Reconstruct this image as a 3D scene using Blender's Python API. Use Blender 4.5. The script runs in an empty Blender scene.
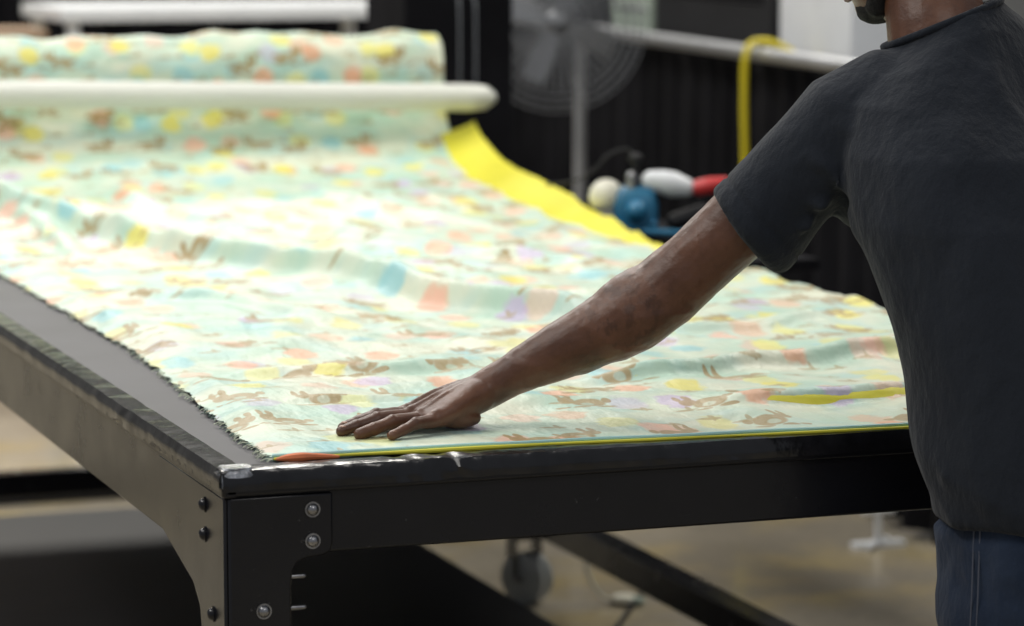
import bpy, math, random
from mathutils import Vector, noise, Matrix
random.seed(7)
V=Vector
COL=bpy.context.collection
# ------------------------------------------------------------------ materials
class NB:
    def __init__(s,name):
        s.m=bpy.data.materials.new(name); s.m.use_nodes=True
        s.t=s.m.node_tree; s.n=s.t.nodes; s.l=s.t.links
        s.b=s.n['Principled BSDF']
    def node(s,k,**kw):
        n=s.n.new(k)
        for a,b in kw.items(): setattr(n,a,b)
        return n
    def put(s,sock,v):
        if hasattr(v,'is_output') or isinstance(v,bpy.types.NodeSocket): s.l.new(v,sock)
        else:
            try: sock.default_value=v
            except Exception: sock.default_value=(*v,1) if len(v)==3 else v
    def math(s,op,a,b=0.0,c=0.0):
        n=s.node('ShaderNodeMath',operation=op); s.put(n.inputs[0],a); s.put(n.inputs[1],b); s.put(n.inputs[2],c); return n.outputs[0]
    def vmath(s,op,a,b=(0,0,0)):
        n=s.node('ShaderNodeVectorMath',operation=op); s.put(n.inputs[0],a); s.put(n.inputs[1],b); return n.outputs[0]
    def mix(s,f,a,b):
        n=s.node('ShaderNodeMix',data_type='RGBA'); s.put(n.inputs[0],f); s.put(n.inputs[6],a if not isinstance(a,tuple) else (*a,1)); s.put(n.inputs[7],b if not isinstance(b,tuple) else (*b,1)); return n.outputs[2]
    def smooth(s,v,lo,hi):
        n=s.node('ShaderNodeMapRange'); s.put(n.inputs[0],v); n.inputs[1].default_value=lo; n.inputs[2].default_value=hi; return n.outputs[0]
    def noise(s,vec,scale,detail=3,rough=.5):
        n=s.node('ShaderNodeTexNoise'); s.put(n.inputs['Vector'],vec); n.inputs['Scale'].default_value=scale; n.inputs['Detail'].default_value=detail; n.inputs['Roughness'].default_value=rough; return n.outputs['Fac']
    def coord(s,k='Object'): return s.node('ShaderNodeTexCoord').outputs[k]
    def bump(s,h,strength=.3,dist=.002):
        n=s.node('ShaderNodeBump'); n.inputs['Strength'].default_value=strength; n.inputs['Distance'].default_value=dist; s.put(n.inputs['Height'],h); s.l.new(n.outputs[0],s.b.inputs['Normal'])
def simple(name,c,rough=.6,metal=0,var=.12,sc=8,bump=0,bsc=200,spec=.5,bd=.001,trans=0,alpha=1):
    k=NB(name); co=k.coord()
    f=k.noise(co,sc,4)
    d=tuple(max(0,x*(1-var)) for x in c); l=tuple(min(1,x*(1+var)) for x in c)
    k.l.new(k.mix(k.smooth(f,.3,.7),d,l),k.b.inputs['Base Color'])
    k.b.inputs['Roughness'].default_value=rough; k.b.inputs['Metallic'].default_value=metal
    k.b.inputs['Specular IOR Level'].default_value=spec
    k.b.inputs['Transmission Weight'].default_value=trans; k.b.inputs['Alpha'].default_value=alpha
    if bump: k.bump(k.noise(co,bsc,4),bump,bd)
    return k.m
def steel_mat():
    k=NB('scuffed_black_steel'); co=k.coord()
    c=k.mix(k.noise(co,12,4),(.005,.005,.007),(.012,.012,.015))
    scr=k.smooth(k.noise(k.vmath('MULTIPLY',co,(9,9,70)),3,5,.7),.66,.74)
    c=k.mix(k.math('MULTIPLY',scr,.4),c,(.06,.06,.065))
    spk=k.smooth(k.noise(co,75,3,.6),.70,.76)
    c=k.mix(k.math('MULTIPLY',spk,.5),c,(.12,.12,.12))
    k.l.new(c,k.b.inputs['Base Color'])
    k.l.new(k.math('MULTIPLY_ADD',k.noise(co,9,5,.6),.28,.10),k.b.inputs['Roughness'])
    k.b.inputs['Specular IOR Level'].default_value=.38
    k.bump(k.noise(co,35,4),.25,.001)
    return k.m
def fabric_mat():
    k=NB('printed_fabric'); uv=k.coord('UV')
    base=k.mix(k.smooth(k.noise(uv,5,3),.38,.62),(.50,.69,.55),(.74,.77,.60))
    base=k.mix(k.math('MULTIPLY',k.smooth(k.noise(k.vmath('ADD',uv,(5,3,0)),7,3),.50,.64),.45),base,(.38,.65,.64))
    def cell(cx,cy,off,rnd=.75):
        sv=k.vmath('ADD',k.vmath('MULTIPLY',uv,(1/cx,1/cy,0)),(off,off*1.7,0))
        v=k.node('ShaderNodeTexVoronoi',voronoi_dimensions='2D'); k.put(v.inputs['Vector'],sv); v.inputs['Scale'].default_value=1; v.inputs['Randomness'].default_value=rnd
        d=k.vmath('MULTIPLY',k.vmath('SUBTRACT',sv,v.outputs['Position']),(cx,cy,0))
        s=k.node('ShaderNodeSeparateXYZ'); k.l.new(d,s.inputs[0])
        c=k.node('ShaderNodeSeparateColor'); k.l.new(v.outputs['Color'],c.inputs[0])
        return s.outputs[0],s.outputs[1],c.outputs
    def ell(u,v,cu,cv,a,b):
        x=k.math('DIVIDE',k.math('SUBTRACT',u,cu),a); y=k.math('DIVIDE',k.math('SUBTRACT',v,cv),b)
        return k.math('SQRT',k.math('ADD',k.math('MULTIPLY',x,x),k.math('MULTIPLY',y,y)))
    col=base
    for cx,cy,off,a,b,th,st in ((.10,.17,.0,.027,.044,.18,.5),(.115,.18,7.3,.026,.044,.25,.78)):
        u,v,c=cell(cx,cy,off)
        e=ell(u,v,0,0,a,b)
        e=k.math('ADD',e,k.math('MULTIPLY',k.math('SUBTRACT',k.noise(uv,45,2),.5),1.0))
        msk=k.math('MULTIPLY',k.smooth(e,1.12,.82),st)
        r=k.node('ShaderNodeValToRGB'); k.l.new(c[0],r.inputs[0]); cr=r.color_ramp; cr.interpolation='CONSTANT'
        cols=[(0,(.84,.74,.10)),(.28,(.86,.42,.24)),(.50,(.58,.48,.68)),(.61,(.30,.62,.65)),(.74,(.88,.50,.36)),(.88,(.82,.78,.20))]
        cr.elements[0].color=(*cols[0][1],1); cr.elements[1].position=cols[1][0]; cr.elements[1].color=(*cols[1][1],1)
        for p,cc in cols[2:]:
            el=cr.elements.new(p); el.color=(*cc,1)
        msk=k.math('MULTIPLY',msk,k.math('GREATER_THAN',c[1],th))
        col=k.mix(msk,col,r.outputs[0])
    # rabbits
    u,v,c=cell(.12,.21,3.1,.6)
    fl=k.math('SUBTRACT',k.math('MULTIPLY',k.math('GREATER_THAN',c[2],.5),2.0),1.0)
    u=k.math('MULTIPLY',u,fl)
    parts=[(0,0,.024,.024),(.027,.020,.012,.016),(.020,.044,.005,.018),(.034,.045,.0045,.017),(-.029,.008,.007,.011),(.020,-.028,.013,.006),(-.018,-.028,.015,.006),(.048,-.024,.014,.005)]
    m=None
    for p in parts:
        e=ell(u,v,*p); m=e if m is None else k.math('MINIMUM',m,e)
    belly=k.smooth(ell(u,v,.004,-.006,.010,.010),.8,1.1)
    msk=k.math('MULTIPLY',k.math('MULTIPLY',k.smooth(m,1.08,.92),k.math('GREATER_THAN',c[1],.30)),k.math('MULTIPLY_ADD',belly,.52,.33))
    col=k.mix(msk,col,(.38,.25,.085))
    # twigs
    u,v,c=cell(.065,.11,11.7,.9)
    m=k.math('MINIMUM',ell(u,v,0,0,.020,.005),ell(u,v,.008,.006,.004,.014))
    msk=k.math('MULTIPLY',k.smooth(m,1.1,.9),k.math('GREATER_THAN',c[1],.5))
    col=k.mix(k.math('MULTIPLY',msk,.7),col,(.40,.29,.11))
    k.l.new(col,k.b.inputs['Base Color'])
    k.b.inputs['Roughness'].default_value=.46; k.b.inputs['Specular IOR Level'].default_value=.48
    k.b.inputs['Sheen Weight'].default_value=.2; k.b.inputs['Sheen Roughness'].default_value=.35
    k.bump(k.noise(k.vmath('MULTIPLY',uv,(1,.6,1)),16,4),.9,.014)
    return k.m
def floor_mat():
    k=NB('polished_concrete'); co=k.coord()
    c=k.mix(k.smooth(k.noise(co,1.1,5),.35,.65),(.32,.28,.215),(.50,.45,.36))
    c=k.mix(k.smooth(k.noise(k.vmath('ADD',co,(9,2,0)),3,5),.46,.70),c,(.50,.40,.20))  # yellow-brown patches: the floor's yellowish reflections put into its colour
    c=k.mix(k.math('MULTIPLY',k.smooth(k.noise(co,30,4),.4,.7),.3),c,(.22,.20,.17))
    k.l.new(c,k.b.inputs['Base Color'])
    k.l.new(k.math('MULTIPLY_ADD',k.noise(co,6,4),.22,.06),k.b.inputs['Roughness'])
    return k.m
def skin_mat(name,a,b):
    k=NB(name); co=k.coord()
    c=k.mix(k.smooth(k.noise(co,14,4),.35,.65),a,b)
    c=k.mix(k.math('MULTIPLY',k.smooth(k.noise(co,90,3),.5,.7),.25),c,tuple(x*.5 for x in a))
    # faded forearm tattoo: dark script-like blotches on the outer forearm
    s=k.node('ShaderNodeSeparateXYZ'); k.l.new(co,s.inputs[0])
    band=k.math('MULTIPLY',k.smooth(s.outputs[0],.50,.53),k.smooth(s.outputs[0],.63,.60))
    ink=k.smooth(k.noise(k.vmath('MULTIPLY',co,(1,1,.7)),42,3,.6),.50,.60)
    c=k.mix(k.math('MULTIPLY',k.math('MULTIPLY',band,ink),.45),c,tuple(x*.30 for x in a))
    k.l.new(c,k.b.inputs['Base Color']); k.b.inputs['Roughness'].default_value=.38
    k.b.inputs['Subsurface Weight'].default_value=.05; k.b.inputs['Subsurface Radius'].default_value=(.01,.004,.002)
    k.bump(k.noise(co,130,5,.65),.6,.0014)
    return k.m
def cloth_mat(name,a,b,sc=500,rough=.9,band=3):
    k=NB(name); co=k.coord()
    c=k.mix(k.smooth(k.noise(co,band,4),.35,.65),a,b)
    c=k.mix(k.math('MULTIPLY',k.noise(co,300,2),.35),c,tuple(x*.5 for x in a))
    k.l.new(c,k.b.inputs['Base Color']); k.b.inputs['Roughness'].default_value=rough
    k.b.inputs['Specular IOR Level'].default_value=.25
    k.b.inputs['Sheen Weight'].default_value=.12
    h=k.math('ADD',k.math('MULTIPLY',k.noise(co,sc,2),.06),k.noise(k.vmath('MULTIPLY',co,(1,1,.55)),14,4,.55))
    k.bump(h,.9,.016)
    return k.m
M=dict(
 fabric=fabric_mat(), floor=floor_mat(), steel=steel_mat(),
 yellow=simple('yellow_lining',(.76,.70,.045),.6,var=.10,sc=5,bump=.4,bsc=14,bd=.01),
 orange=simple('orange_print_patch',(.80,.22,.08),.6,var=.25,sc=30),
 fringe=simple('fringe_thread',(.14,.20,.17),.9,var=.8,sc=60),
 fringe2=simple('pale_thread',(.62,.66,.52),.9,var=.3,sc=60),
 vinyl=simple('dark_vinyl_top',(.046,.046,.054),.5,var=.2,sc=5,bump=.1,bsc=150,spec=.35),
 tape=simple('clear_film_tape',(.009,.009,.011),.16,var=.5,sc=30,bump=.5,bsc=16,bd=.005,spec=.5),
 bolt=simple('zinc_bolt',(.30,.30,.31),.32,metal=1,var=.2,sc=60),
 cap=simple('corner_film_glint',(.30,.31,.33),.15,metal=.7,var=.7,sc=90,bump=1,bsc=80,bd=.004),  # shiny spot on the corner film, imitated by a mottled metallic colour
 alu=simple('aluminium_rail',(.50,.51,.53),.35,metal=.7,var=.08),
 pvc=simple('white_pvc_tube',(.76,.77,.70),.4,var=.03),
 drape=simple('black_drape',(.009,.009,.011),.95,var=.3,sc=4,spec=.1),
 blackpl=simple('black_plastic',(.012,.012,.014),.5,var=.2,spec=.3),
 white=simple('white_laminate',(.76,.78,.80),.5,var=.05),
 cream=simple('cream_casting',(.72,.70,.58),.4,var=.08),
 blue=simple('blue_casting',(.02,.15,.27),.35,var=.2),
 red=simple('red_grip',(.60,.04,.04),.4,var=.1),
 ycable=simple('yellow_cable',(.80,.66,.02),.45,var=.05),
 green=simple('sage_case',(.30,.36,.30),.6,var=.1),
 card=simple('cardboard',(.32,.22,.14),.8,var=.15),
 wheel=simple('grey_polyurethane',(.42,.45,.46),.25,var=.1),
 wire=simple('fan_wire',(.20,.21,.23),.4,metal=.2,var=.1),
 wall=simple('grey_wall',(.22,.225,.23),.9,var=.1,sc=1),
 shirt=cloth_mat('charcoal_tshirt',(.014,.018,.026),(.022,.027,.037)),
 jeans=cloth_mat('dark_denim',(.010,.020,.044),(.026,.043,.082),700,.85,9),
 stitch=simple('denim_stitch',(.08,.09,.12),.9),
 skin=skin_mat('brown_skin',(.092,.036,.018),(.165,.070,.037)),
 nail=simple('fingernail',(.34,.19,.13),.3,var=.05),
 beard=simple('black_hair',(.008,.007,.007),.9,var=.4,sc=80,bump=.8,bsc=300,bd=.003),
 eye=simple('eye_white',(.7,.68,.64),.2,var=.02), iris=simple('dark_iris',(.02,.01,.006),.15),
 lip=simple('lip',(.16,.06,.05),.4), shoe=simple('black_shoe',(.02,.02,.022),.5),
)
# ------------------------------------------------------------------ mesh builder
class MB:
    def __init__(s): s.v=[]; s.f=[]; s.mi=[]; s.mats=[]; s.cur=0
    def mat(s,k):
        m=M[k]
        if m not in s.mats: s.mats.append(m)
        s.cur=s.mats.index(m); return s
    def add(s,vs,fs):
        o=len(s.v); s.v+= [tuple(p) for p in vs]
        for f in fs: s.f.append(tuple(i+o for i in f)); s.mi.append(s.cur)
        return s
    def box(s,x0,x1,y0,y1,z0,z1):
        vs=[V((x,y,z)) for z in (z0,z1) for y in (y0,y1) for x in (x0,x1)]
        return s.add(vs,[(0,2,3,1),(4,5,7,6),(0,1,5,4),(2,6,7,3),(0,4,6,2),(1,3,7,5)])
    def loft(s,rings,n=24,cap=True,pw=1.0):
        vs=[];fs=[]
        for c,A,B in rings:
            c=V(c);A=V(A);B=V(B)
            for i in range(n):
                a=2*math.pi*i/n; ca,sa=math.cos(a),math.sin(a)
                ca=math.copysign(abs(ca)**pw,ca); sa=math.copysign(abs(sa)**pw,sa)
                vs.append(c+A*ca+B*sa)
        for r in range(len(rings)-1):
            for i in range(n):
                j=(i+1)%n; fs.append((r*n+i,r*n+j,(r+1)*n+j,(r+1)*n+i))
        if cap:
            fs.append(tuple(reversed(range(n)))); fs.append(tuple((len(rings)-1)*n+i for i in range(n)))
        return s.add(vs,fs)
    def tube(s,pts,rad,n=14,round_ends=True,side=None,sq=1.0):
        pts=[V(p) for p in pts]
        if not hasattr(rad,'__len__'): rad=[rad]*len(pts)
        T=[]
        for i in range(len(pts)):
            a=pts[max(0,i-1)]; b=pts[min(len(pts)-1,i+1)]; T.append((b-a).normalized())
        up=V(side) if side else (V((0,0,1)) if abs(T[0].z)<.9 else V((1,0,0)))
        A=(up-T[0]*up.dot(T[0])).normalized(); rings=[]; fr=[]
        for i,t in enumerate(T):
            A=(A-t*A.dot(t)).normalized(); B=t.cross(A); fr.append((A.copy(),B))
        if round_ends:
            for q in (80,60,35,15):
                q=math.radians(q); r=rad[0]
                rings.append((pts[0]-T[0]*r*math.sin(q),fr[0][0]*r*math.cos(q),fr[0][1]*r*sq*math.cos(q)))
        for p,r,(A,B) in zip(pts,rad,fr): rings.append((p,A*r,B*r*sq))
        if round_ends:
            for q in (15,35,60,80):
                q=math.radians(q); r=rad[-1]
                rings.append((pts[-1]+T[-1]*r*math.sin(q),fr[-1][0]*r*math.cos(q),fr[-1][1]*r*sq*math.cos(q)))
        return s.loft(rings,n)
    def ell(s,c,X,Y,Z,n=20,m=12):
        c=V(c);X=V(X);Y=V(Y);Z=V(Z); rings=[]
        for i in range(m+1):
            q=-math.pi/2+math.pi*i/m; q=max(-1.54,min(1.54,q))
            rings.append((c+Z*math.sin(q),X*math.cos(q),Y*math.cos(q)))
        return s.loft(rings,n)
    def prism(s,poly,axis,a,b):
        n=len(poly); vs=[]
        for d in (a,b):
            for p in poly:
                vs.append({'y':(p[0],d,p[1]),'x':(d,p[0],p[1]),'z':(p[0],p[1],d)}[axis])
        fs=[tuple(range(n)),tuple(reversed(range(n,2*n)))]+[(i,(i+1)%n,(i+1)%n+n,i+n) for i in range(n)]
        return s.add(vs,fs)
    def obj(s,name,smooth=True,bevel=0,parent=None,recalc=True):
        me=bpy.data.meshes.new(name); me.from_pydata(s.v,[],s.f)
        for m in s.mats: me.materials.append(m)
        me.polygons.foreach_set('material_index',s.mi)
        import bmesh
        if recalc:
            bm=bmesh.new(); bm.from_mesh(me); bmesh.ops.recalc_face_normals(bm,faces=bm.faces); bm.to_mesh(me); bm.free()
        o=bpy.data.objects.new(name,me); COL.objects.link(o)
        if smooth:
            me.polygons.foreach_set('use_smooth',[True]*len(me.polygons))
            try: me.set_sharp_from_angle(angle=math.radians(40))
            except Exception: pass
        if bevel:
            b=o.modifiers.new('b','BEVEL'); b.width=bevel; b.segments=2; b.limit_method='ANGLE'; b.angle_limit=math.radians(50)
        if parent: o.parent=parent
        return o
def empty(name,loc=(0,0,0)):
    e=bpy.data.objects.new(name,None); COL.objects.link(e); return e
def catmull(pts,n=8):
    pts=[V(p) for p in pts]; P=[pts[0]*2-pts[1]]+pts+[pts[-1]*2-pts[-2]]; out=[]
    for i in range(1,len(P)-2):
        for k in range(n):
            t=k/n; a,b,c,d=P[i-1:i+3]
            out.append(.5*((2*b)+(c-a)*t+(2*a-5*b+4*c-d)*t*t+(3*b-a-3*c+d)*t**3))
    out.append(pts[-1]); return out
def remesh(o,vox,smooth_it=4,fac=.6,disp=None):
    mo=o.modifiers.new('r','REMESH'); mo.mode='VOXEL'; mo.voxel_size=vox
    sm=o.modifiers.new('s','SMOOTH'); sm.iterations=smooth_it; sm.factor=fac
    dg=bpy.context.evaluated_depsgraph_get(); dg.update()
    me=bpy.data.meshes.new_from_object(o.evaluated_get(dg)); mats=list(o.data.materials)
    o.modifiers.clear(); o.data=me
    me.materials.clear()
    for m in mats[:1]: me.materials.append(m)
    if disp:
        ns=[v.normal.copy() for v in me.vertices]
        for v,nn in zip(me.vertices,ns): v.co+=nn*disp(v.co,nn)
    me.polygons.foreach_set('use_smooth',[True]*len(me.polygons)); me.polygons.foreach_set('material_index',[0]*len(me.polygons))
    me.update(); return o
# ------------------------------------------------------------------ room
b=MB().mat('floor'); b.add([(-12,-9,0),(16,-9,0),(16,16,0),(-12,16,0)],[(0,1,2,3)]); b.obj('floor',False)
b=MB().mat('wall'); b.box(-12,16,13,13.2,0,6); b.obj('wall_back',False)
b=MB().mat('wall'); b.box(12,12.2,-9,13,0,6); b.obj('wall_right',False)
# ------------------------------------------------------------------ table
TB=empty('fabric_spreading_table')
X0,X1,Y1=-.026,1.52,3.95
b=MB().mat('vinyl'); b.box(X0+.004,X1-.004,.004,Y1,.872,.899); b.obj('table_top',True,.004,TB)
b=MB().mat('steel')
b.box(X0,X1,.0,.05,.785,.875); b.box(X0,X0+.05,.05,Y1,.755,.875); b.box(X1-.05,X1,.05,Y1,.785,.875); b.box(X0,X1,Y1-.05,Y1,.785,.875)
b.box(X0-.006,X1+.006,-.010,.012,.868,.901); b.box(X0-.010,X0+.012,-.01,Y1,.866,.902); b.box(X1-.012,X1+.006,0,Y1,.868,.901)
for yy in (1.2,2.4): b.box(X0+.05,X1-.05,yy,yy+.05,.80,.872)
b.obj('frame_rails',True,.004,TB)
def leg(sx,x,y,dy):
    b=MB().mat('steel')
    xa,xb=sorted((x,x+sx*.078)); ya,yb=sorted((y,y+dy*.11))
    b.box(xa,xb,ya,yb,.16,.865)
    p=lambda u,z:(x+sx*u,z)
    poly=[(-.001,.866),(.140,.866),(.140,.798),(.137,.788),(.128,.783),(.105,.781),(.092,.776),(.085,.765),(.083,.745),(.083,.30),(-.001,.30)]
    yo=y-dy*.006
    b.prism([p(u,z) for u,z in poly],'y',*sorted((yo,y+dy*.001)))
    q=[(.0,.866),(.36,.866),(.36,.765),(.30,.750),(.17,.720),(.135,.695),(.125,.66),(.125,.30),(0,.30)]
    xo=x-sx*.006
    b.prism([(y+dy*u,z) for u,z in q],'x',*sorted((xo,x+sx*.001)))
    b.obj('leg_1',True,.003,TB)
    c=MB().mat('bolt')
    def bolt(pt,ax):
        pt=V(pt); ax=V(ax)
        A=ax.orthogonal().normalized(); B=ax.cross(A)
        c.loft([(pt,A*.0105,B*.0105),(pt+ax*.002,A*.0105,B*.0105)],18)
        c.loft([(pt+ax*(.002),A*.0085,B*.0085),(pt+ax*.006,A*.007,B*.007),(pt+ax*.0085,A*.0035,B*.0035)],16)
    for u,z in ((.112,.845),(.112,.803),(.045,.714),(.045,.60)): bolt((x+sx*u,yo,z),(0,-dy,0))
    for z in (.754,.712): c.tube([(x+sx*.083,y+dy*.01,z),(x+sx*.104,y+dy*.01,z)],.0036,10)
    c.mat('steel')
    for u,z in ((.10,.84),(.10,.80),(.06,.70)): bolt((xo,y+dy*u,z),(-sx,0,0))
    c.obj('leg_bolts',True,0,TB)
    c=MB().mat('steel'); cx,cy=x+sx*.039,y+dy*.055
    c.box(cx-.05,cx+.05,cy-.05,cy+.05,.15,.162)
    c.box(cx-.03,cx-.024,cy-.03,cy+.03,.05,.15); c.box(cx+.024,cx+.03,cy-.03,cy+.03,.05,.15)
    c.mat('wheel'); c.loft([(V((cx-.018,cy,.058)),V((0,.045,0)),V((0,0,.045))),(V((cx-.015,cy,.058)),V((0,.058,0)),V((0,0,.058))),(V((cx+.015,cy,.058)),V((0,.058,0)),V((0,0,.058))),(V((cx+.018,cy,.058)),V((0,.045,0)),V((0,0,.045)))],28)
    c.mat('bolt'); c.tube([(cx-.034,cy,.058),(cx+.034,cy,.058)],.007,10)
    c.obj('caster',True,0,TB)
leg(1,X0,0,1); leg(-1,X1,0,1); leg(1,X0,Y1,-1); leg(-1,X1,Y1,-1)
b=MB().mat('cap'); b.loft([(V((X0+.012,.008,.880)),V((.025,0,0)),V((0,.022,0))),(V((X0+.012,.008,.897)),V((.025,0,0)),V((0,.022,0))),(V((X0+.013,.009,.9055)),V((.020,0,0)),V((0,.017,0)))],20,pw=.45)  # added piece that stands for the film's glint at the corner
b.obj('corner_glint',True,0,TB)
b=MB().mat('steel'); b.box(X1-.06,X1,.11,Y1-.11,.17,.235); b.box(X0,X0+.05,.11,Y1-.11,.17,.22); b.box(.05,1.2,Y1-.16,Y1-.11,.17,.23)
b.mat('blackpl'); b.box(.02,1.18,.3,3.55,.160,.172)
b.obj('lower_frame',True,.003,TB)
c=MB(); cx,cy=X1-.06,2.98
c.mat('steel').box(cx-.045,cx+.045,cy-.05,cy+.05,.155,.17); c.box(cx-.034,cx-.028,cy-.03,cy+.03,.05,.155); c.box(cx+.028,cx+.034,cy-.03,cy+.03,.05,.155)
c.mat('wheel')
wf=V((.55,-.83,0)); ws=V((.83,.55,0)); cc=V((cx,cy-.02,.06))
for dx in (-.014,.014):
    c.loft([(cc+ws*(dx-.011),wf*.04,V((0,0,.04))),(cc+ws*(dx-.009),wf*.06,V((0,0,.06))),(cc+ws*(dx+.009),wf*.06,V((0,0,.06))),(cc+ws*(dx+.011),wf*.04,V((0,0,.04)))],28)
c.mat('bolt'); c.tube([cc-ws*.04,cc+ws*.04],.008,10); c.obj('caster',True,0,TB)
def tape(name,fn,n,fq,am):
    vs=[];fs=[]
    prof=[(-.020,.9045),(0,.9040),(.010,.9030),(.0150,.893),(.0152,.883),(.0148,.876)]
    for i in range(n+1):
        for j,(o,z) in enumerate(prof):
            w=noise.noise(V((i*fq,j*.9,name.__len__())))*am*(.3+1.4*max(0,noise.noise(V((i*fq*.15,3,3)))))
            vs.append(fn(i/n,o+abs(w)+.001,z+w*.6))
    m=len(prof)
    for i in range(n):
        for j in range(m-1): fs.append((i*m+j,(i+1)*m+j,(i+1)*m+j+1,i*m+j+1))
    b=MB().mat('tape').add(vs,fs); b.obj(name,True,0,TB,False)
tape('film_front',lambda t,o,z:V((X0-.01+t*1.55,-o+.002,z)),260,.21,.0042)
tape('film_side',lambda t,o,z:V((X0+.0-o+.002,-.01+t*3.9,z)),500,.12,.0026)
# ------------------------------------------------------------------ fabric
prof=[(0,.908),(1.0,.908),(2.0,.908),(2.4,.909),(2.8,.918),(3.1,.936),(3.3,.955),(3.45,.982),(3.56,1.02),(3.63,1.06),(3.665,1.10),(3.68,1.16),(3.685,1.22),(3.70,1.27),(3.74,1.303),(3.79,1.295),(3.815,1.25),(3.82,1.1),(3.82,.94)]
pp=catmull([V((0,y,z)) for y,z in prof],12)
cum=[0]
for a,c in zip(pp,pp[1:]): cum.append(cum[-1]+(c-a).length)
def path(s):
    import bisect
    i=min(max(bisect.bisect_right(cum,s)-1,0),len(pp)-2); t=(s-cum[i])/(cum[i+1]-cum[i])
    p=pp[i].lerp(pp[i+1],t); d=(pp[i+1]-pp[i]).normalized(); return p.y,p.z,V((0,-d.z,d.y))
def lerpt(tab,s):
    if s<=tab[0][0]: return tab[0][1]
    for (a,va),(c,vc) in zip(tab,tab[1:]):
        if s<=c: return va+(vc-va)*(s-a)/(c-a)
    return tab[-1][1]
foldA=[V((.20,3.35)),V((.316,3.04)),V((.576,2.13)),V((.82,1.39)),V((.96,1.02))]
FOLDS=[(foldA,.042,.050,.10),
 ([V((.60,.50)),V((.9,.53)),V((1.2,.60)),V((1.45,.72))],.03,.022,.2),
 ([V((.70,.16)),V((1.0,.20)),V((1.4,.33))],.024,.016,.2),
 ([V((.20,3.5)),V((.30,2.9)),V((.30,2.3))],.03,.022,.3),
 ([V((.12,.78)),V((.40,.66)),V((.60,.70))],.03,.016,.3),
 ([V((.13,.45)),V((.30,.42)),V((.50,.38))],.02,.009,.3),
 ([V((.15,1.9)),V((.35,1.6)),V((.55,1.2))],.03,.017,.3),
 ([V((.80,2.9)),V((1.05,2.3)),V((1.3,1.9))],.035,.020,.3),
 ([V((1.0,3.4)),V((1.1,3.0)),V((1.3,2.6))],.03,.018,.3),
 ([V((.55,3.5)),V((.60,3.1)),V((.72,2.7))],.03,.018,.3),
 ([V((.9,1.0)),V((1.15,.95)),V((1.4,1.1))],.03,.015,.3)]
def ridge(p,line,w,hh,endf=.12):
    best=9;side=0;tt=0;L=0;tot=sum((c-a).length for a,c in zip(line,line[1:]))
    for a,c in zip(line,line[1:]):
        d=c-a; t=max(0,min(1,(p-a).dot(d)/d.length_squared)); q=a+d*t; r=(p-q).length
        if r<best: best=r; tt=(L+t*d.length)/tot; side=d.x*(p.y-a.y)-d.y*(p.x-a.x)
        L+=d.length
    if best>.2: return 0
    e=min(1,tt/endf,(1-tt)/endf); e=e*e*(3-2*e)
    ww=w*(.55 if side<0 else 1.3)
    return hh*e*math.exp(-(best/ww)**2)
def height(x,s):
    if s>3.55: k=.4
    else: k=1
    p=V((x,s)); q=p+V((.03*noise.noise(V((x*3,s*3,21))),.03*noise.noise(V((x*3,s*3,31)))))
    h=.008*noise.noise(V((x*2.2,s*1.6,3)))+.009*noise.noise(V((x*2.0+5,s*5.5,1)))+.0054*noise.noise(V((x*7,s*13,7)))
    h+=.008*noise.noise(V((x*14,s*2.4,9)))*min(1,s/2)
    rg=1-abs(noise.noise(V((x*3.1+s*1.1,s*3.3-x,14))))*2; h+=.012*max(0,rg-.55)
    rg=1-abs(noise.noise(V((x*5.1-s*1.6,s*6.3+x,44))))*2; h+=.007*max(0,rg-.5)
    h=max(h,-.004)+.002
    for line,w,hh,e in FOLDS: h+=ridge(q,line,w,hh,e)
    near=min(1,max(0,((V((x-.28,s-.16)).length)-.12)/.12))
    near2=min(1,max(0,((V((x-1.36,s-.42)).length)-.12)/.12))
    return h*k*near*near2*min(1,.12+s/.08)
def vwarp(s):
    return s if s<3.0 else (s+ (s-3.0)**2*.55 if s<3.9 else s+.4455+(s-3.9)*.99)
def sheet(name,mat,xl,xr,yf,s0,s1,dz,nu,nv,jag,seed,parent,hs=1.0,curl=0):
    vs=[];uvs=[];fs=[]
    for j in range(nv+1):
        s=s0+(s1-s0)*j/nv
        y0,z0,nn=path(s)
        a=lerpt(xl,s)+jag*(noise.noise(V((s*26,seed,0)))+.7*noise.noise(V((s*70,seed,4))))
        c=lerpt(xr,s)+.006*noise.noise(V((s*5,seed,8)))
        for i in range(nu+1):
            u=i/nu; x=a+(c-a)*u
            y=y0+(lerpt(yf,x)+.004*noise.noise(V((x*9,seed,2))))*max(0,1-s/.9)
            h=height(x,s)*hs+dz
            if s>3.7: h+=.014*noise.noise(V((x*9,s*3,2)))
            p=V((x,y,z0))+nn*h
            if curl and u>.9: p.z+=curl*((u-.9)/.1)**2*min(1,max(0,(s-2.4)/.6))
            if u<.03 and s<2.3: p.z=.9045+(p.z-.9045)*(u/.03) if dz>0 else .9032+(p.z-.9032)*(u/.03)
            if u>.985: p.z=max(p.z-.004*abs(noise.noise(V((s*20,seed,5)))),.9035) if s<2.3 else p.z
            vs.append(p); uvs.append((x,vwarp(s)))
    for j in range(nv):
        for i in range(nu):
            k=j*(nu+1)+i; fs.append((k,k+1,k+nu+2,k+nu+1))
    me=bpy.data.meshes.new(name); me.from_pydata([tuple(p) for p in vs],[],fs); me.materials.append(M[mat])
    ul=me.uv_layers.new(name='UVMap')
    for lp in me.loops: ul.data[lp.index].uv=uvs[lp.vertex_index]
    me.polygons.foreach_set('use_smooth',[True]*len(me.polygons))
    o=bpy.data.objects.new(name,me); COL.objects.link(o); o.parent=parent
    return o
FB=empty('patterned_fabric_sheet')
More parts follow.
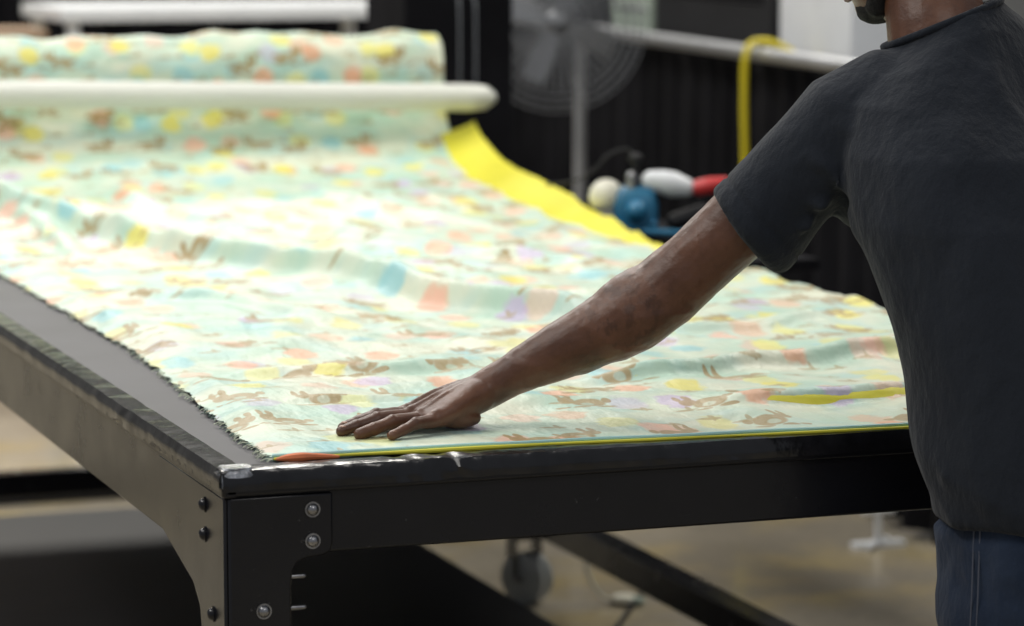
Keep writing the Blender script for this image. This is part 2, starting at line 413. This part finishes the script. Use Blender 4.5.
xl=[(0,.046),(.25,.056),(.55,.075),(1.15,.108),(1.7,.107),(2.3,.106),(3.2,.05),(5,.03)]
xr=[(0,1.49),(1.7,1.495),(2.2,1.475),(2.6,1.458),(3.1,1.462),(3.6,1.495),(5,1.505)]
yf=[(.03,.052),(.35,.044),(.95,.0),(1.3,-.002),(1.5,.0)]
sheet('printed_layer','fabric',xl,xr,yf,0,cum[-1]-.001,0.002,170,560,.008,1.3,FB)
xr2=[(0,1.494),(1.9,1.505),(2.4,1.526),(3.0,1.556),(3.45,1.558),(3.7,1.557)]
yf2=[(a,c-.008) for a,c in yf]
sheet('yellow_lining','yellow',[(a,c+.012) for a,c in xl],xr2,yf2,0,3.64,-.0028,120,380,.004,5.1,FB,.95,.035)
b=MB().mat('fabric')
hx=[ .05+.0145*i for i in range(100)]
b.tube([V((x,lerpt(yf,x)-.0005+.004*noise.noise(V((x*9,1.3,2))),.9085)) for x in hx],.0030,8)
b.mat('yellow'); b.tube([V((x,lerpt(yf,x)-.008+.006*noise.noise(V((x*6,7.3,2))),.9055)) for x in hx],[.0024+.0014*noise.noise(V((x*5,3,3))) for x in hx],8)
b.mat('fringe'); b.tube([V((x,lerpt(yf,x)-.006+.005*noise.noise(V((x*6,2.3,2))),.9035)) for x in hx],.0020,8)
b.mat('orange'); b.tube([V((x,lerpt(yf,x)-.010-.004*math.sin((x-.05)*26),.9055+.002*math.sin((x-.05)*40))) for x in [.052+.0075*i for i in range(12)]],[.002,.004,.0055,.006,.0062,.0058,.005,.0045,.004,.0035,.003,.002],8)
b.obj('front_hem',True,0,FB)
b=MB()
for i in range(380):
    b.mat('fringe' if i%2 else 'fringe2')
    s=random.random()**1.3*2.6; x=lerpt(xl,s)+random.uniform(-.004,.006); L=random.uniform(.003,.010)*(1.3 if i%2==0 else 1); dy=random.uniform(-.012,.012)
    z=.9045+random.random()*.0015
    b.tube([(x,s+.045*max(0,1-s/.9),z),(x-L*.5,s+dy*.5+.045*max(0,1-s/.9),z),(x-L,s+dy+.045*max(0,1-s/.9),.9025)],random.uniform(.0004,.0008),5,False)
b.obj('fringe',True,0,FB)
# roller tube
b=MB().mat('pvc'); b.tube([(-.15,3.60,1.190),(.5,3.60,1.176),(1.54,3.60,1.148)],.034,28,False)
b.tube([(1.535,3.60,1.148),(1.58,3.60,1.147),(1.605,3.60,1.146)],[.034,.030,.012],28,False)
b.obj('spreader_tube')
b=MB().mat('blackpl'); b.tube([(-.1,3.755,1.255),(1.50,3.755,1.255)],.036,20,False)
b.mat('steel'); b.box(-.10,-.05,3.70,3.80,.90,1.30); b.box(-.16,-.04,3.55,3.66,1.135,1.152); b.box(-.14,-.08,3.6,3.75,1.08,1.135)
b.obj('roll_stand',True,.002)
# ------------------------------------------------------------------ cutter on the side shelf
b=MB().mat('drape'); b.box(1.54,1.92,2.35,3.3,.835,.86)
for yy in (2.5,3.1): b.prism([(1.53,.83),(1.85,.83),(1.53,.60)],'y',yy,yy+.02)
b.obj('side_shelf',True,.003)
b=MB()
B0=V((1.645,2.75,.862))
r=V((.942,-.336,0)); f_=V((.336,.942,0)); u_=V((0,0,1))
P=lambda a,c,d: B0+r*a+f_*c+u_*d
b.mat('blackpl'); b.loft([(P(.05,0,0),r*.13,f_*.06),(P(.05,0,.02),r*.13,f_*.06),(P(.05,0,.03),r*.11,f_*.05)],24,pw=.5)
b.mat('blue'); b.loft([(P(0,0,.03),r*.05,f_*.045),(P(0,0,.09),r*.052,f_*.045),(P(0,0,.120),r*.045,f_*.04),(P(0,0,.130),r*.03,f_*.03)],24,pw=.35)
b.tube([P(.0,-.045,.08),P(.0,-.058,.08)],.024,16); b.tube([P(-.04,-.045,.05),P(-.04,-.055,.05)],.008,10); b.tube([P(.04,-.045,.05),P(.04,-.055,.05)],.008,10)
b.mat('cream'); b.ell(P(-.066,0,.108),r*.040,f_*.04,u_*.040); b.tube([P(-.062,0,.03),P(-.062,0,.10)],.026,14)
b.mat('bolt'); b.tube([P(-.01,-.02,.12),P(-.01,-.02,.155)],.012,12)
b.mat('white'); b.tube([P(.035,-.01,.146),P(.06,-.01,.142),P(.085,-.01,.136),P(.112,-.01,.130)],[.022,.027,.029,.022],20)
b.mat('red'); b.tube([P(.128,-.01,.128),P(.14,-.01,.128),P(.17,-.01,.134),P(.20,-.01,.140)],[.012,.019,.019,.014],16)
b.mat('blackpl'); b.tube([P(.09,0,.05),P(.15,0,.07),P(.19,0,.06)],[.02,.022,.016],14); b.tube([P(0,0,.13),P(0,0,.19)],.007,10); b.ell(P(0,0,.195),r*.016,f_*.016,u_*.012)
b.tube(catmull([P(0,0,.19),P(-.02,.01,.215),P(-.06,.02,.20),P(-.10,.03,.16),P(-.14,.04,.14),P(-.2,.05,.13)],6),.003,8)
b.mat('blue'); b.tube([P(.02,-.07,.035),P(.11,-.07,.03)],.008,10)
b.obj('fabric_cutting_machine')
# ------------------------------------------------------------------ machine column
b=MB().mat('drape'); b.box(1.545,1.85,4.15,4.5,0,1.95)
b.box(1.45,1.90,4.1,4.55,0,.06)
b.mat('wire')
for x in (1.69,1.735): b.tube(catmull([(x,4.14,1.10),(x,4.125,1.15),(x,4.125,1.35),(x,4.14,1.38)],5),.003,8)
b.obj('machine_control_column',True,.006)
# ------------------------------------------------------------------ aluminium rail + drape
RP=V((2.55,2.6,1.2)); RQ=V((3.0,7.6,1.2)); rd=(RQ-RP).normalized(); rn=V((rd.y,-rd.x,0))
RAIL=empty('pipe_and_drape_partition')
b=MB().mat('alu')
b.tube([RP-rd*1.2,RQ],.021,16)
for t in (0,.999):
    q=RP.lerp(RQ,t)-rd*(1.1 if t==0 else 0); b.tube([(q.x,q.y,0),(q.x,q.y,1.2)],.02,14); b.box(q.x-.15,q.x+.15,q.y-.15,q.y+.15,0,.008)
b.obj('rail',True,0,RAIL)
vs=[];fs=[];n=420
for i in range(n+1):
    q=RP-rd*1.2+(RQ-RP+rd*1.2)*(i/n)
    for j,z in enumerate((.03,.4,.8,1.185)):
        w=.035*math.sin(i*.52+.8*math.sin(i*.13))*(1.1-.25*j); vs.append(q+rn*(.05+w)+V((0,0,z-1.2)))
for i in range(n):
    for j in range(3): k=i*4+j; fs.append((k,k+4,k+5,k+1))
b=MB().mat('drape').add(vs,fs); b.obj('drape',True,0,RAIL,False)
b=MB().mat('blackpl'); c0=RP-rd*1.2+rn*.12; c1=RQ-rd*.6+rn*.12
def slab(b,p,q,w,z0,z1,off=0):
    d=(q-p); d.z=0; nn=V((d.y,-d.x,0)).normalized()
    a=[p+nn*off,q+nn*off,q+nn*(off+w),p+nn*(off+w)]
    vs=[V((t.x,t.y,z)) for z in (z0,z1) for t in a]
    b.add(vs,[(0,3,2,1),(4,5,6,7),(0,1,5,4),(1,2,6,5),(2,3,7,6),(3,0,4,7)])
slab(b,c0,c1,.6,1.14,1.17)
for t in (.03,.5,.97):
    q=c0.lerp(c1,t); slab(b,q,q+rd*.04,.04,0,1.14,.02); slab(b,q,q+rd*.04,.04,0,1.14,.54)
b.obj('counter_table',True,.003)
def onrail(y): return RP+rd*((y-RP.y)/rd.y)+rn*.12
def boxobj(name,mats,y0,y1,w,h,off=0.02,extra=None):
    b=MB().mat(mats[0]); p,q=onrail(y0),onrail(y1); slab(b,p,q,w,1.17,1.17+h,off)
    b.mat(mats[1]); slab(b,p.lerp(q,.08),p.lerp(q,.92),.006,1.17+h*.62,1.17+h*.72,off-.006); slab(b,p,q,w+.008,1.17+h,1.17+h+.01,off-.004)
    b.obj(name,True,.004)
boxobj('white_storage_box',('white','cream'),4.10,4.70,.30,.42)
boxobj('black_equipment_case',('blackpl','drape'),4.76,5.95,.3,.26)
boxobj('sage_toolbox',('green','alu'),6.0,6.45,.25,.16)
q=onrail(4.46)-rn*.12
b=MB().mat('ycable'); b.tube(catmull([q-rn*.045+V((0,0,-.9)),q-rn*.05+V((0,0,-.6)),q-rn*.045+V((0,0,-.35)),q-rn*.05-V((0,0,.12)),q-rn*.045,q-rn*.015+V((0,0,.036)),q+rn*.03+V((0,0,.03))-rd*.06,q+rn*.09+V((0,0,-.008))-rd*.09,q+rn*.12+V((0,0,-.012))-rd*.11],8),.0100,12)
b.obj('yellow_power_cable')
# fan
b=MB(); fx,fy,fz=2.385,5.25,1.265
b.mat('alu'); sx_=fx+.115; b.tube([(sx_,fy+.1,.04),(sx_,fy+.1,1.22)],.018,14); b.loft([(V((sx_,fy+.1,0)),V((.2,0,0)),V((0,.2,0))),(V((sx_,fy+.1,.03)),V((.17,0,0)),V((0,.17,0)))],28)
b.mat('wire'); fd=V((-.30,-.95,.05)).normalized(); fa=fd.cross(V((0,0,1))).normalized(); fu=fa.cross(fd)
c=V((fx,fy,fz)); b.tube([c-fd*.12,c-fd*.02],.04,18); b.tube([c-fd*.08,V((sx_,fy+.1,1.21))],.015,10)
for k in range(4):
    a=k*math.pi/2+.4; d=fa*math.cos(a)+fu*math.sin(a); e=fd.cross(d)
    b.loft([(c+d*.03,e*.02+fd*.01,fd*.003),(c+d*.11,e*.04+fd*.02,fd*.003),(c+d*.19,e*.035+fd*.015,fd*.003)],10)
FR=.275
for sgn in (1,-.35):
    for rr in (.05,.08,.11,.14,.17,.20,.225,.25,.272):
        dep=.06*math.sqrt(max(0,1-(rr/FR)**2))*sgn
        pts=[c+fd*(.02+dep)+(fa*math.cos(t)+fu*math.sin(t))*rr for t in [2*math.pi*i/36 for i in range(37)]]
        b.tube(pts,.0018,5,False)
    for k in range(48):
        a=2*math.pi*k/48; d=fa*math.cos(a)+fu*math.sin(a)
        b.tube([c+fd*(.02+.06*math.sqrt(max(0,1-(rr/FR)**2))*sgn)+d*rr for rr in (.04,.12,.2,.274)],.0014,5,False)
b.obj('pedestal_fan')
# ------------------------------------------------------------------ white worktable in the back + boxes
b=MB().mat('white'); b.box(1.19,2.46,6.9,7.6,1.225,1.27)
for x in (1.22,2.39):
    for y in (6.93,7.53): b.box(x,x+.04,y,y+.04,0,1.225)
b.box(1.22,2.39,7.5,7.53,.5,.55)
b.obj('white_workbench',True,.003)
b=MB().mat('card'); b.box(.72,1.12,6.9,7.2,.0,1.19); b.box(.70,1.14,6.88,7.22,1.17,1.20); b.obj('cardboard_stack',True,.004)
b=MB().mat('drape'); vs=[];fs=[]
for i in range(201):
    x=1.15+i*.02
    for z in (0,1,2.6): vs.append((x,8.2+.05*math.sin(i*.8)+.03*math.sin(i*.31),z))
for i in range(200):
    for j in (0,1): k=i*3+j; fs.append((k,k+3,k+4,k+1))
b.add(vs,fs); b.obj('backdrop_drape',True,0,None,False)
b=MB().mat('blackpl'); b.box(-1.0,1.42,4.58,4.64,.0,.075); b.obj('floor_rail',True,.004)
# small floor things
b=MB().mat('white'); q=V((2.53,3.28,0))
b.box(q.x-.07,q.x+.07,q.y-.02,q.y+.02,0,.012); b.tube([(q.x,q.y,.01),(q.x,q.y,.09)],.010,10); b.tube([(q.x-.04,q.y,.09),(q.x+.04,q.y,.09)],.008,8); b.tube([(q.x-.05,q.y-.05,.008),(q.x+.05,q.y+.05,.008)],.008,8)
b.obj('white_floor_bracket')
b=MB().mat('cream'); b.tube(catmull([(1.60,2.90,.13),(1.585,2.9,.09),(1.60,2.88,.04),(1.63,2.87,.012),(1.67,2.86,.012),(1.70,2.84,.012)],6),.005,8)
b.ell((1.665,2.86,.014),(.035,0,0),(0,.03,0),(0,0,.013)); b.mat('green'); b.ell((1.69,2.84,.012),(.02,0,0),(0,.02,0),(0,0,.011)); b.obj('cable_plug')
b=MB().mat('blackpl'); b.tube(catmull([(1.25,2.6,.007),(1.1,2.2,.007),(1.3,1.9,.007),(1.38,2.3,.007),(1.6,2.7,.007),(1.9,3.2,.007)],8),.006,8); b.obj('floor_cable')
# ------------------------------------------------------------------ the man
MAN=empty('man_in_tshirt')
phi=math.radians(25)
Fd=V((-math.sin(phi),math.cos(phi),0)); Ld=V((-math.cos(phi),-math.sin(phi),0)); Up=V((0,0,1))
SHL=V((.862,.015,1.330)); ELB=V((.634,.12,1.094)); WR=V((.388,.185,.958))
SHR=V((1.20,.09,1.345)); ELR=V((1.47,.02,1.13)); WRR=V((1.42,.30,.958))
def hand(b,nb,W,h,s):
    h=V(h).normalized(); s=V(s).normalized()
    Q=lambda a,c,z: V((W.x,W.y,0))+h*a*1.02+s*c*1.04+V((0,0,z))
    b.loft([(Q(-.014,0,.967),s*.028,Up*.024),(Q(.0,0,.957),s*.030,Up*.0255),(Q(.03,.001,.947),s*.037,Up*.0275),(Q(.06,0,.938),s*.043,Up*.0225),(Q(.09,-.001,.930),s*.044,Up*.016),(Q(.103,-.001,.927),s*.040,Up*.0125)],24,pw=.85)
    b.ell(Q(.045,-.024,.926),h*.030,s*.014,Up*.014); b.ell(Q(.035,.028,.930),h*.035,s*.020,Up*.019)
    F=[(.098,.031,6,(.045,.027,.022),.0102),(.104,.010,1,(.050,.031,.023),.0104),(.099,-.012,-5,(.046,.029,.022),.0100),(.088,-.033,-13,(.036,.021,.019),.0088)]
    for a,c,ang,L,r in F:
        an=math.radians(ang); z=[.929,.9285,.9215,.9163]; d=lambda k:(k*math.cos(an),k*math.sin(an))
        pts=[Q(a-.03,c*.93,.930)]; t=0; pts.append(Q(a,c,z[0]))
        for i,l in enumerate(L):
            t+=l; dx,dy=d(t); pts.append(Q(a+dx,c+dy,z[i+1]))
        b.tube(pts,[r*.9,r*1.10,r*1.0,r*.93,r*.76],12)
        b.ell(Q(a-.002,c,.9350),h*.011,s*.009,Up*.0105,10,8); b.ell(pts[2],h*.009,s*r*1.12,Up*r*1.16,10,8); b.ell(pts[3],h*.007,s*r*1.02,Up*r*1.04,10,8)
        dx,dy=d(t-.005); e=h*math.cos(an)+s*math.sin(an)
        nb.ell(Q(a+dx,c+dy,z[3]+r*.62),e*.0075,(s*math.cos(an)-h*math.sin(an))*r*.62,Up*.0022,10,6)
    b.tube([Q(.012,.018,.945),Q(.045,.047,.935),Q(.078,.070,.925),Q(.104,.080,.9175)],[.018,.0155,.0118,.0092],14)
    nb.ell(Q(.104,.080,.9255),(h+s*.4).normalized()*.008,(s-h*.4).normalized()*.007,Up*.002,10,6)
    for a,c,*_ in F[:3]: b.tube([Q(.03,c*.4,.972),Q(.065,c*.75,.9590),Q(a-.005,c,.943)],[.003,.0035,.004],8)
    b.ell(Q(-.012,-.022,.972),h*.012,s*.009,Up*.010)
skinb=MB().mat('skin'); nb=MB().mat('nail')
hand(skinb,nb,WR,(-.989,-.146,0),(-.146,.989,0))
hand(skinb,nb,WRR,(-.25,.97,0),(-.97,-.25,0))
for W,E,S,e0 in ((WR,ELB,SHL,V((-.02,0,-.022))),(WRR,ELR,SHR,V((.01,-.02,-.02)))):
    d=E-W; side=d.cross(V((0,0,1))).normalized()
    fr=[0,.12,.3,.5,.7,.86,1.0]; ra=[.0265,.0285,.034,.042,.0500,.053,.052]
    off=[0,0,0,-.003,-.008,-.006,0]
    pts=[W+d*t+V((0,0,o)) for t,o in zip(fr,off)]; d2=S-E
    pts+=[E+d2*t for t in (.15,.35,.6,.85,1.0)]; ra2=[.050,.052,.056,.058,.054]
    skinb.tube(pts,ra+ra2,24)
    skinb.ell(E+e0,d.normalized()*.045,side*.036,Up*.036)
    skinb.ell(E.lerp(W,.22)+V((0,0,.017)),d.normalized()*.075,side*.036,Up*.043)
    skinb.ell(E.lerp(W,.30)+V((0,0,-.022)),d.normalized()*.08,side*.034,Up*.035)
    skinb.ell(E+e0*.5-side*.03+V((0,0,-.03)),d.normalized()*.022,side*.02,Up*.022)
def vein(p,n):
    h=.0020*noise.noise(p*20)+.0006*noise.noise(p*70)
    if .40<p.x<.66:
        r=1-abs(noise.noise(V((p.x*5,p.y*14,p.z*16))))*5; h+=.0012*max(0,r)
    return h
hd=skinb.obj('arms_and_hands',True,0,MAN); remesh(hd,.0028,3,.5,vein)
nb.obj('fingernails',True,0,MAN)
# head
HC=V((.968,.10,1.592)); hf=V((-.72,.58,-.38)).normalized(); hl=V((0,0,1)).cross(hf).normalized(); hu=hf.cross(hl)
H=lambda a,c,d: HC+hf*a+hl*c+hu*d
b=MB().mat('skin')
b.ell(H(-.012,0,.03),hf*.100,hl*.077,hu*.092); b.ell(H(.03,0,-.05),hf*.062,hl*.058,hu*.070); b.ell(H(.062,0,-.085),hf*.028,hl*.032,hu*.026)
b.tube([H(.088,0,.02),H(.103,0,-.005),H(.110,0,-.022)],[.008,.011,.015],10); b.ell(H(.097,.014,-.026),hf*.010,hl*.009,hu*.008); b.ell(H(.097,-.014,-.026),hf*.010,hl*.009,hu*.008)
b.tube([H(.083,.045,.026),H(.094,.02,.030),H(.094,-.02,.030),H(.083,-.045,.026)],.009,10)
for sg in (1,-1):
    b.ell(H(-.01,sg*.079,-.008),hf*.018,hl*.008,hu*.030); b.ell(H(.062,sg*.04,-.015),hf*.022,hl*.02,hu*.02)
b.tube([V((1.005,.0,1.40)),V((.998,.02,1.46)),H(-.03,0,-.05),H(-.02,0,0)],[.078,.070,.064,.06],22)
hd=b.obj('head',True,0,MAN); remesh(hd,.0045,3,.5)
b=MB()
for sg in (1,-1):
    b.mat('eye').ell(H(.080,sg*.031,.006),hf*.0125,hl*.0135,hu*.0085); b.mat('iris').ell(H(.0895,sg*.031,.005),hf*.004,hl*.006,hu*.006)
    b.mat('beard').tube([H(.094,sg*.016,.030),H(.095,sg*.032,.035),H(.082,sg*.049,.029)],[.004,.005,.003],8)
b.mat('lip').tube([H(.085,.024,-.053),H(.096,.008,-.050),H(.096,-.008,-.050),H(.085,-.024,-.053)],[.003,.0065,.0065,.003],8); b.tube([H(.084,.02,-.060),H(.094,0,-.062),H(.084,-.02,-.060)],[.003,.007,.003],8)
b.obj('face_features',True,0,MAN)
b=MB().mat('beard'); b.ell(H(-.022,0,.046),hf*.101,hl*.081,hu*.086); b.ell(H(-.055,0,.0),hf*.062,hl*.074,hu*.06)
hd=b.obj('hair',True,0,MAN); remesh(hd,.006,2,.5,lambda p,n:.0015*noise.noise(p*90))
b=MB().mat('beard'); b.ell(H(.056,0,-.088),hf*.034,hl*.038,hu*.027)
for sg in (1,-1): b.tube([H(.015,sg*.068,-.015),H(.025,sg*.060,-.06),H(.05,sg*.035,-.09)],[.008,.014,.018],10)
hd=b.obj('beard',True,0,MAN); remesh(hd,.005,2,.5,lambda p,n:.0015*noise.noise(p*90))
# shirt
b=MB().mat('shirt')
R=[(.820,1.080,-.205,.190,.144),(.85,1.078,-.205,.190,.144),(.90,1.062,-.19,.187,.141),(1.0,1.042,-.165,.182,.138),(1.10,1.027,-.13,.186,.141),(1.20,1.018,-.095,.196,.148),(1.29,1.014,-.05,.198,.150),(1.36,1.012,-.012,.182,.130),(1.41,1.014,.004,.150,.112),(1.44,1.010,.010,.116,.096),(1.457,1.006,.014,.090,.084),(1.466,1.004,.016,.082,.080)]
def tl(z): return max(0,min(1,(z-1.38)/.07))
b.loft([(V((x,y,z)),Ld*w-Up*(.020*tl(z)),Fd*dd-Up*(.026*tl(z))) for z,x,y,w,dd in R],40,pw=.90)
for S,E,sg in ((SHL,ELB,1),(SHR,ELR,-1)):
    d=E-S; c=V((1.0,-.01,1.345))
    b.tube([c,S.lerp(c,.35)+V((0,0,.010)),S+V((0,0,-.006)),S+d*.18+V((0,0,-.014)),S+d*.36+V((0,0,-.015)),S+d*.55+V((0,0,-.014))],[.10,.090,.080,.073,.069,.069],28,False)
    b.ell(S.lerp(c,.25)+V((0,0,-.07)),Ld*.07,Fd*.08,Up*.09)
def sd(p,a,c):
    d=c-a; t=max(0,min(1,(p-a).dot(d)/d.length_squared)); return (p-a-d*t).length,t
CR=[((.835,-.07,1.20),(.99,-.26,1.02),.013,.010),((.86,-.10,1.26),(1.0,-.22,1.20),.012,.008),((.85,-.09,1.23),(.96,-.24,1.13),.010,-.007),
 ((.87,-.20,1.08),(1.0,-.31,1.03),.012,.008),((.885,-.23,.98),(1.02,-.34,.90),.013,.009),((.89,-.22,.93),(.99,-.33,.86),.010,-.006),((.90,-.25,.88),(1.06,-.35,.85),.010,.006),
 ((.95,-.06,1.40),(.92,-.12,1.26),.014,.007),((1.02,-.12,1.40),(1.03,-.22,1.15),.016,.007),
 ((.84,-.07,1.24),(.78,-.02,1.30),.010,.009),((.83,-.065,1.215),(.755,-.0,1.24),.009,.008),((.86,-.075,1.29),(.81,-.03,1.34),.011,.007),((.80,-.04,1.20),(.745,.02,1.19),.008,.007),((.82,-.05,1.27),(.75,.0,1.27),.008,-.006)]
CR=[(V(a),V(c),w,h) for a,c,w,h in CR]
dA=(ELB-SHL).normalized()
def wr(p,n):
    h=.007*noise.noise(V((p.x*6,p.y*6,p.z*3.5)))+.006*noise.noise(V((p.x*13,p.y*13,p.z*7)))
    q=p+V((noise.noise(p*6+V((3,0,0))),noise.noise(p*6+V((0,7,0))),noise.noise(p*6+V((0,0,9)))))*.025
    for a,c,w,hh in CR:
        d,t=sd(q,a,c)
        if d<.06: h+=hh*2.0*math.exp(-(d/w)**2)*math.sin(math.pi*min(1,max(0,.12+t*.88)))
    t=p.z*1.0+(p.x-p.y)*.55
    r=1-abs(noise.noise(V((t*6,p.z*2.2,4))))*3
    h+=.011*max(0,r)*min(1,max(0,(1.3-p.z)/.2))
    k=(p-SHL).dot(dA)
    if p.x<.80 and abs(k-.172)<.004: h-=.0022
    return h
hd=b.obj('tshirt',True,0,MAN); remesh(hd,.0048,3,.5,wr)
b=MB().mat('shirt')
ring=[V((1.004,.016,1.466))+(Ld*.081-Up*.020)*math.cos(t)+(Fd*.079-Up*.026)*math.sin(t) for t in [2*math.pi*i/40 for i in range(41)]]
b.tube(ring,.0055,10,False,None)
b.obj('collar',True,0,MAN)
# jeans
b=MB().mat('jeans')
PC=V((1.082,-.205,0))
b.loft([(PC+Up*z,Ld*w,Fd*dd) for z,w,dd in ((.93,.165,.115),(.86,.176,.125),(.78,.182,.134),(.72,.180,.134))],32,pw=.85)
for sg in (1,-1):
    hp=PC+Ld*.092*sg; ank=PC+Ld*.13*sg+Fd*(.02*sg)
    b.loft([(hp+Up*.80,Ld*.092,Fd*.125),(hp+Up*.70,Ld*.094,Fd*.118),(hp.lerp(ank,.35)+Up*.58,Ld*.086,Fd*.100),(hp.lerp(ank,.6)+Up*.46,Ld*.074,Fd*.082),(hp.lerp(ank,.8)+Up*.30,Ld*.066,Fd*.075),(ank+Up*.12,Ld*.060,Fd*.070),(ank+Up*.05,Ld*.062,Fd*.074)],24)
hd=b.obj('jeans',True,0,MAN); remesh(hd,.007,3,.5,lambda p,n:.007*noise.noise(V((p.x*8,p.y*8,p.z*14)))+.003*noise.noise(p*30))
b=MB().mat('stitch')
for dd in (-.004,.006):
    b.tube([PC+Ld*.1845+Fd*dd+Up*.82,PC+Ld*.187+Fd*dd+Up*.72,PC+Ld*.190+Fd*dd+Up*.66,PC+Ld*.190+Fd*dd+Up*.56],.0012,6)
b.obj('jeans_seam',True,0,MAN)
for sg in (1,-1):
    b=MB().mat('shoe'); ank=PC+Ld*.13*sg+Fd*(.02*sg)
    b.loft([(ank+Fd*(-.085)+Up*.045,Ld*.030,Up*.044),(ank+Fd*(-.03)+Up*.055,Ld*.042,Up*.055),(ank+Fd*.05+Up*.045,Ld*.045,Up*.045),(ank+Fd*.13+Up*.032,Ld*.050,Up*.032),(ank+Fd*.185+Up*.022,Ld*.032,Up*.021)],20,pw=.8)
    b.obj('shoe',True,0,MAN)
# ------------------------------------------------------------------ lights
w=bpy.data.worlds.new('w'); bpy.context.scene.world=w; w.use_nodes=True
w.node_tree.nodes['Background'].inputs[0].default_value=(.86,.91,1,1); w.node_tree.nodes['Background'].inputs[1].default_value=.30
def area(n,loc,sx,sy,e,col=(1,.97,.92),rot=(0,0,0)):
    l=bpy.data.lights.new(n,'AREA'); l.shape='RECTANGLE'; l.size=sx; l.size_y=sy; l.energy=e; l.color=col
    o=bpy.data.objects.new(n,l); COL.objects.link(o); o.location=loc; o.rotation_euler=rot
area('ceiling_light_1',(.2,3.2,5.0),.8,4,140)
area('ceiling_light_2',(-3.0,1.0,5.0),1.0,4,125)
area('ceiling_light_3',(4.5,4.0,5.0),1.2,4,170,(1,.95,.85))
area('ceiling_light_4',(0.5,-4.5,5.0),3,.6,65)
area('ceiling_light_5',(1.0,9.5,5.0),5,1.2,430,(1,.96,.88))
# ------------------------------------------------------------------ camera
cam=bpy.data.cameras.new('camera'); co=bpy.data.objects.new('camera',cam); COL.objects.link(co)
co.location=(-1.0535,-3.974,1.6331); co.rotation_euler=(math.radians(90-7.3189),0,math.radians(-19.65))
cam.lens=112.5; cam.sensor_width=36; cam.clip_end=60
cam.dof.use_dof=True; cam.dof.focus_distance=4.42; cam.dof.aperture_fstop=3.7
bpy.context.scene.camera=co
try: bpy.context.scene.view_settings.view_transform='Standard'
except Exception: pass
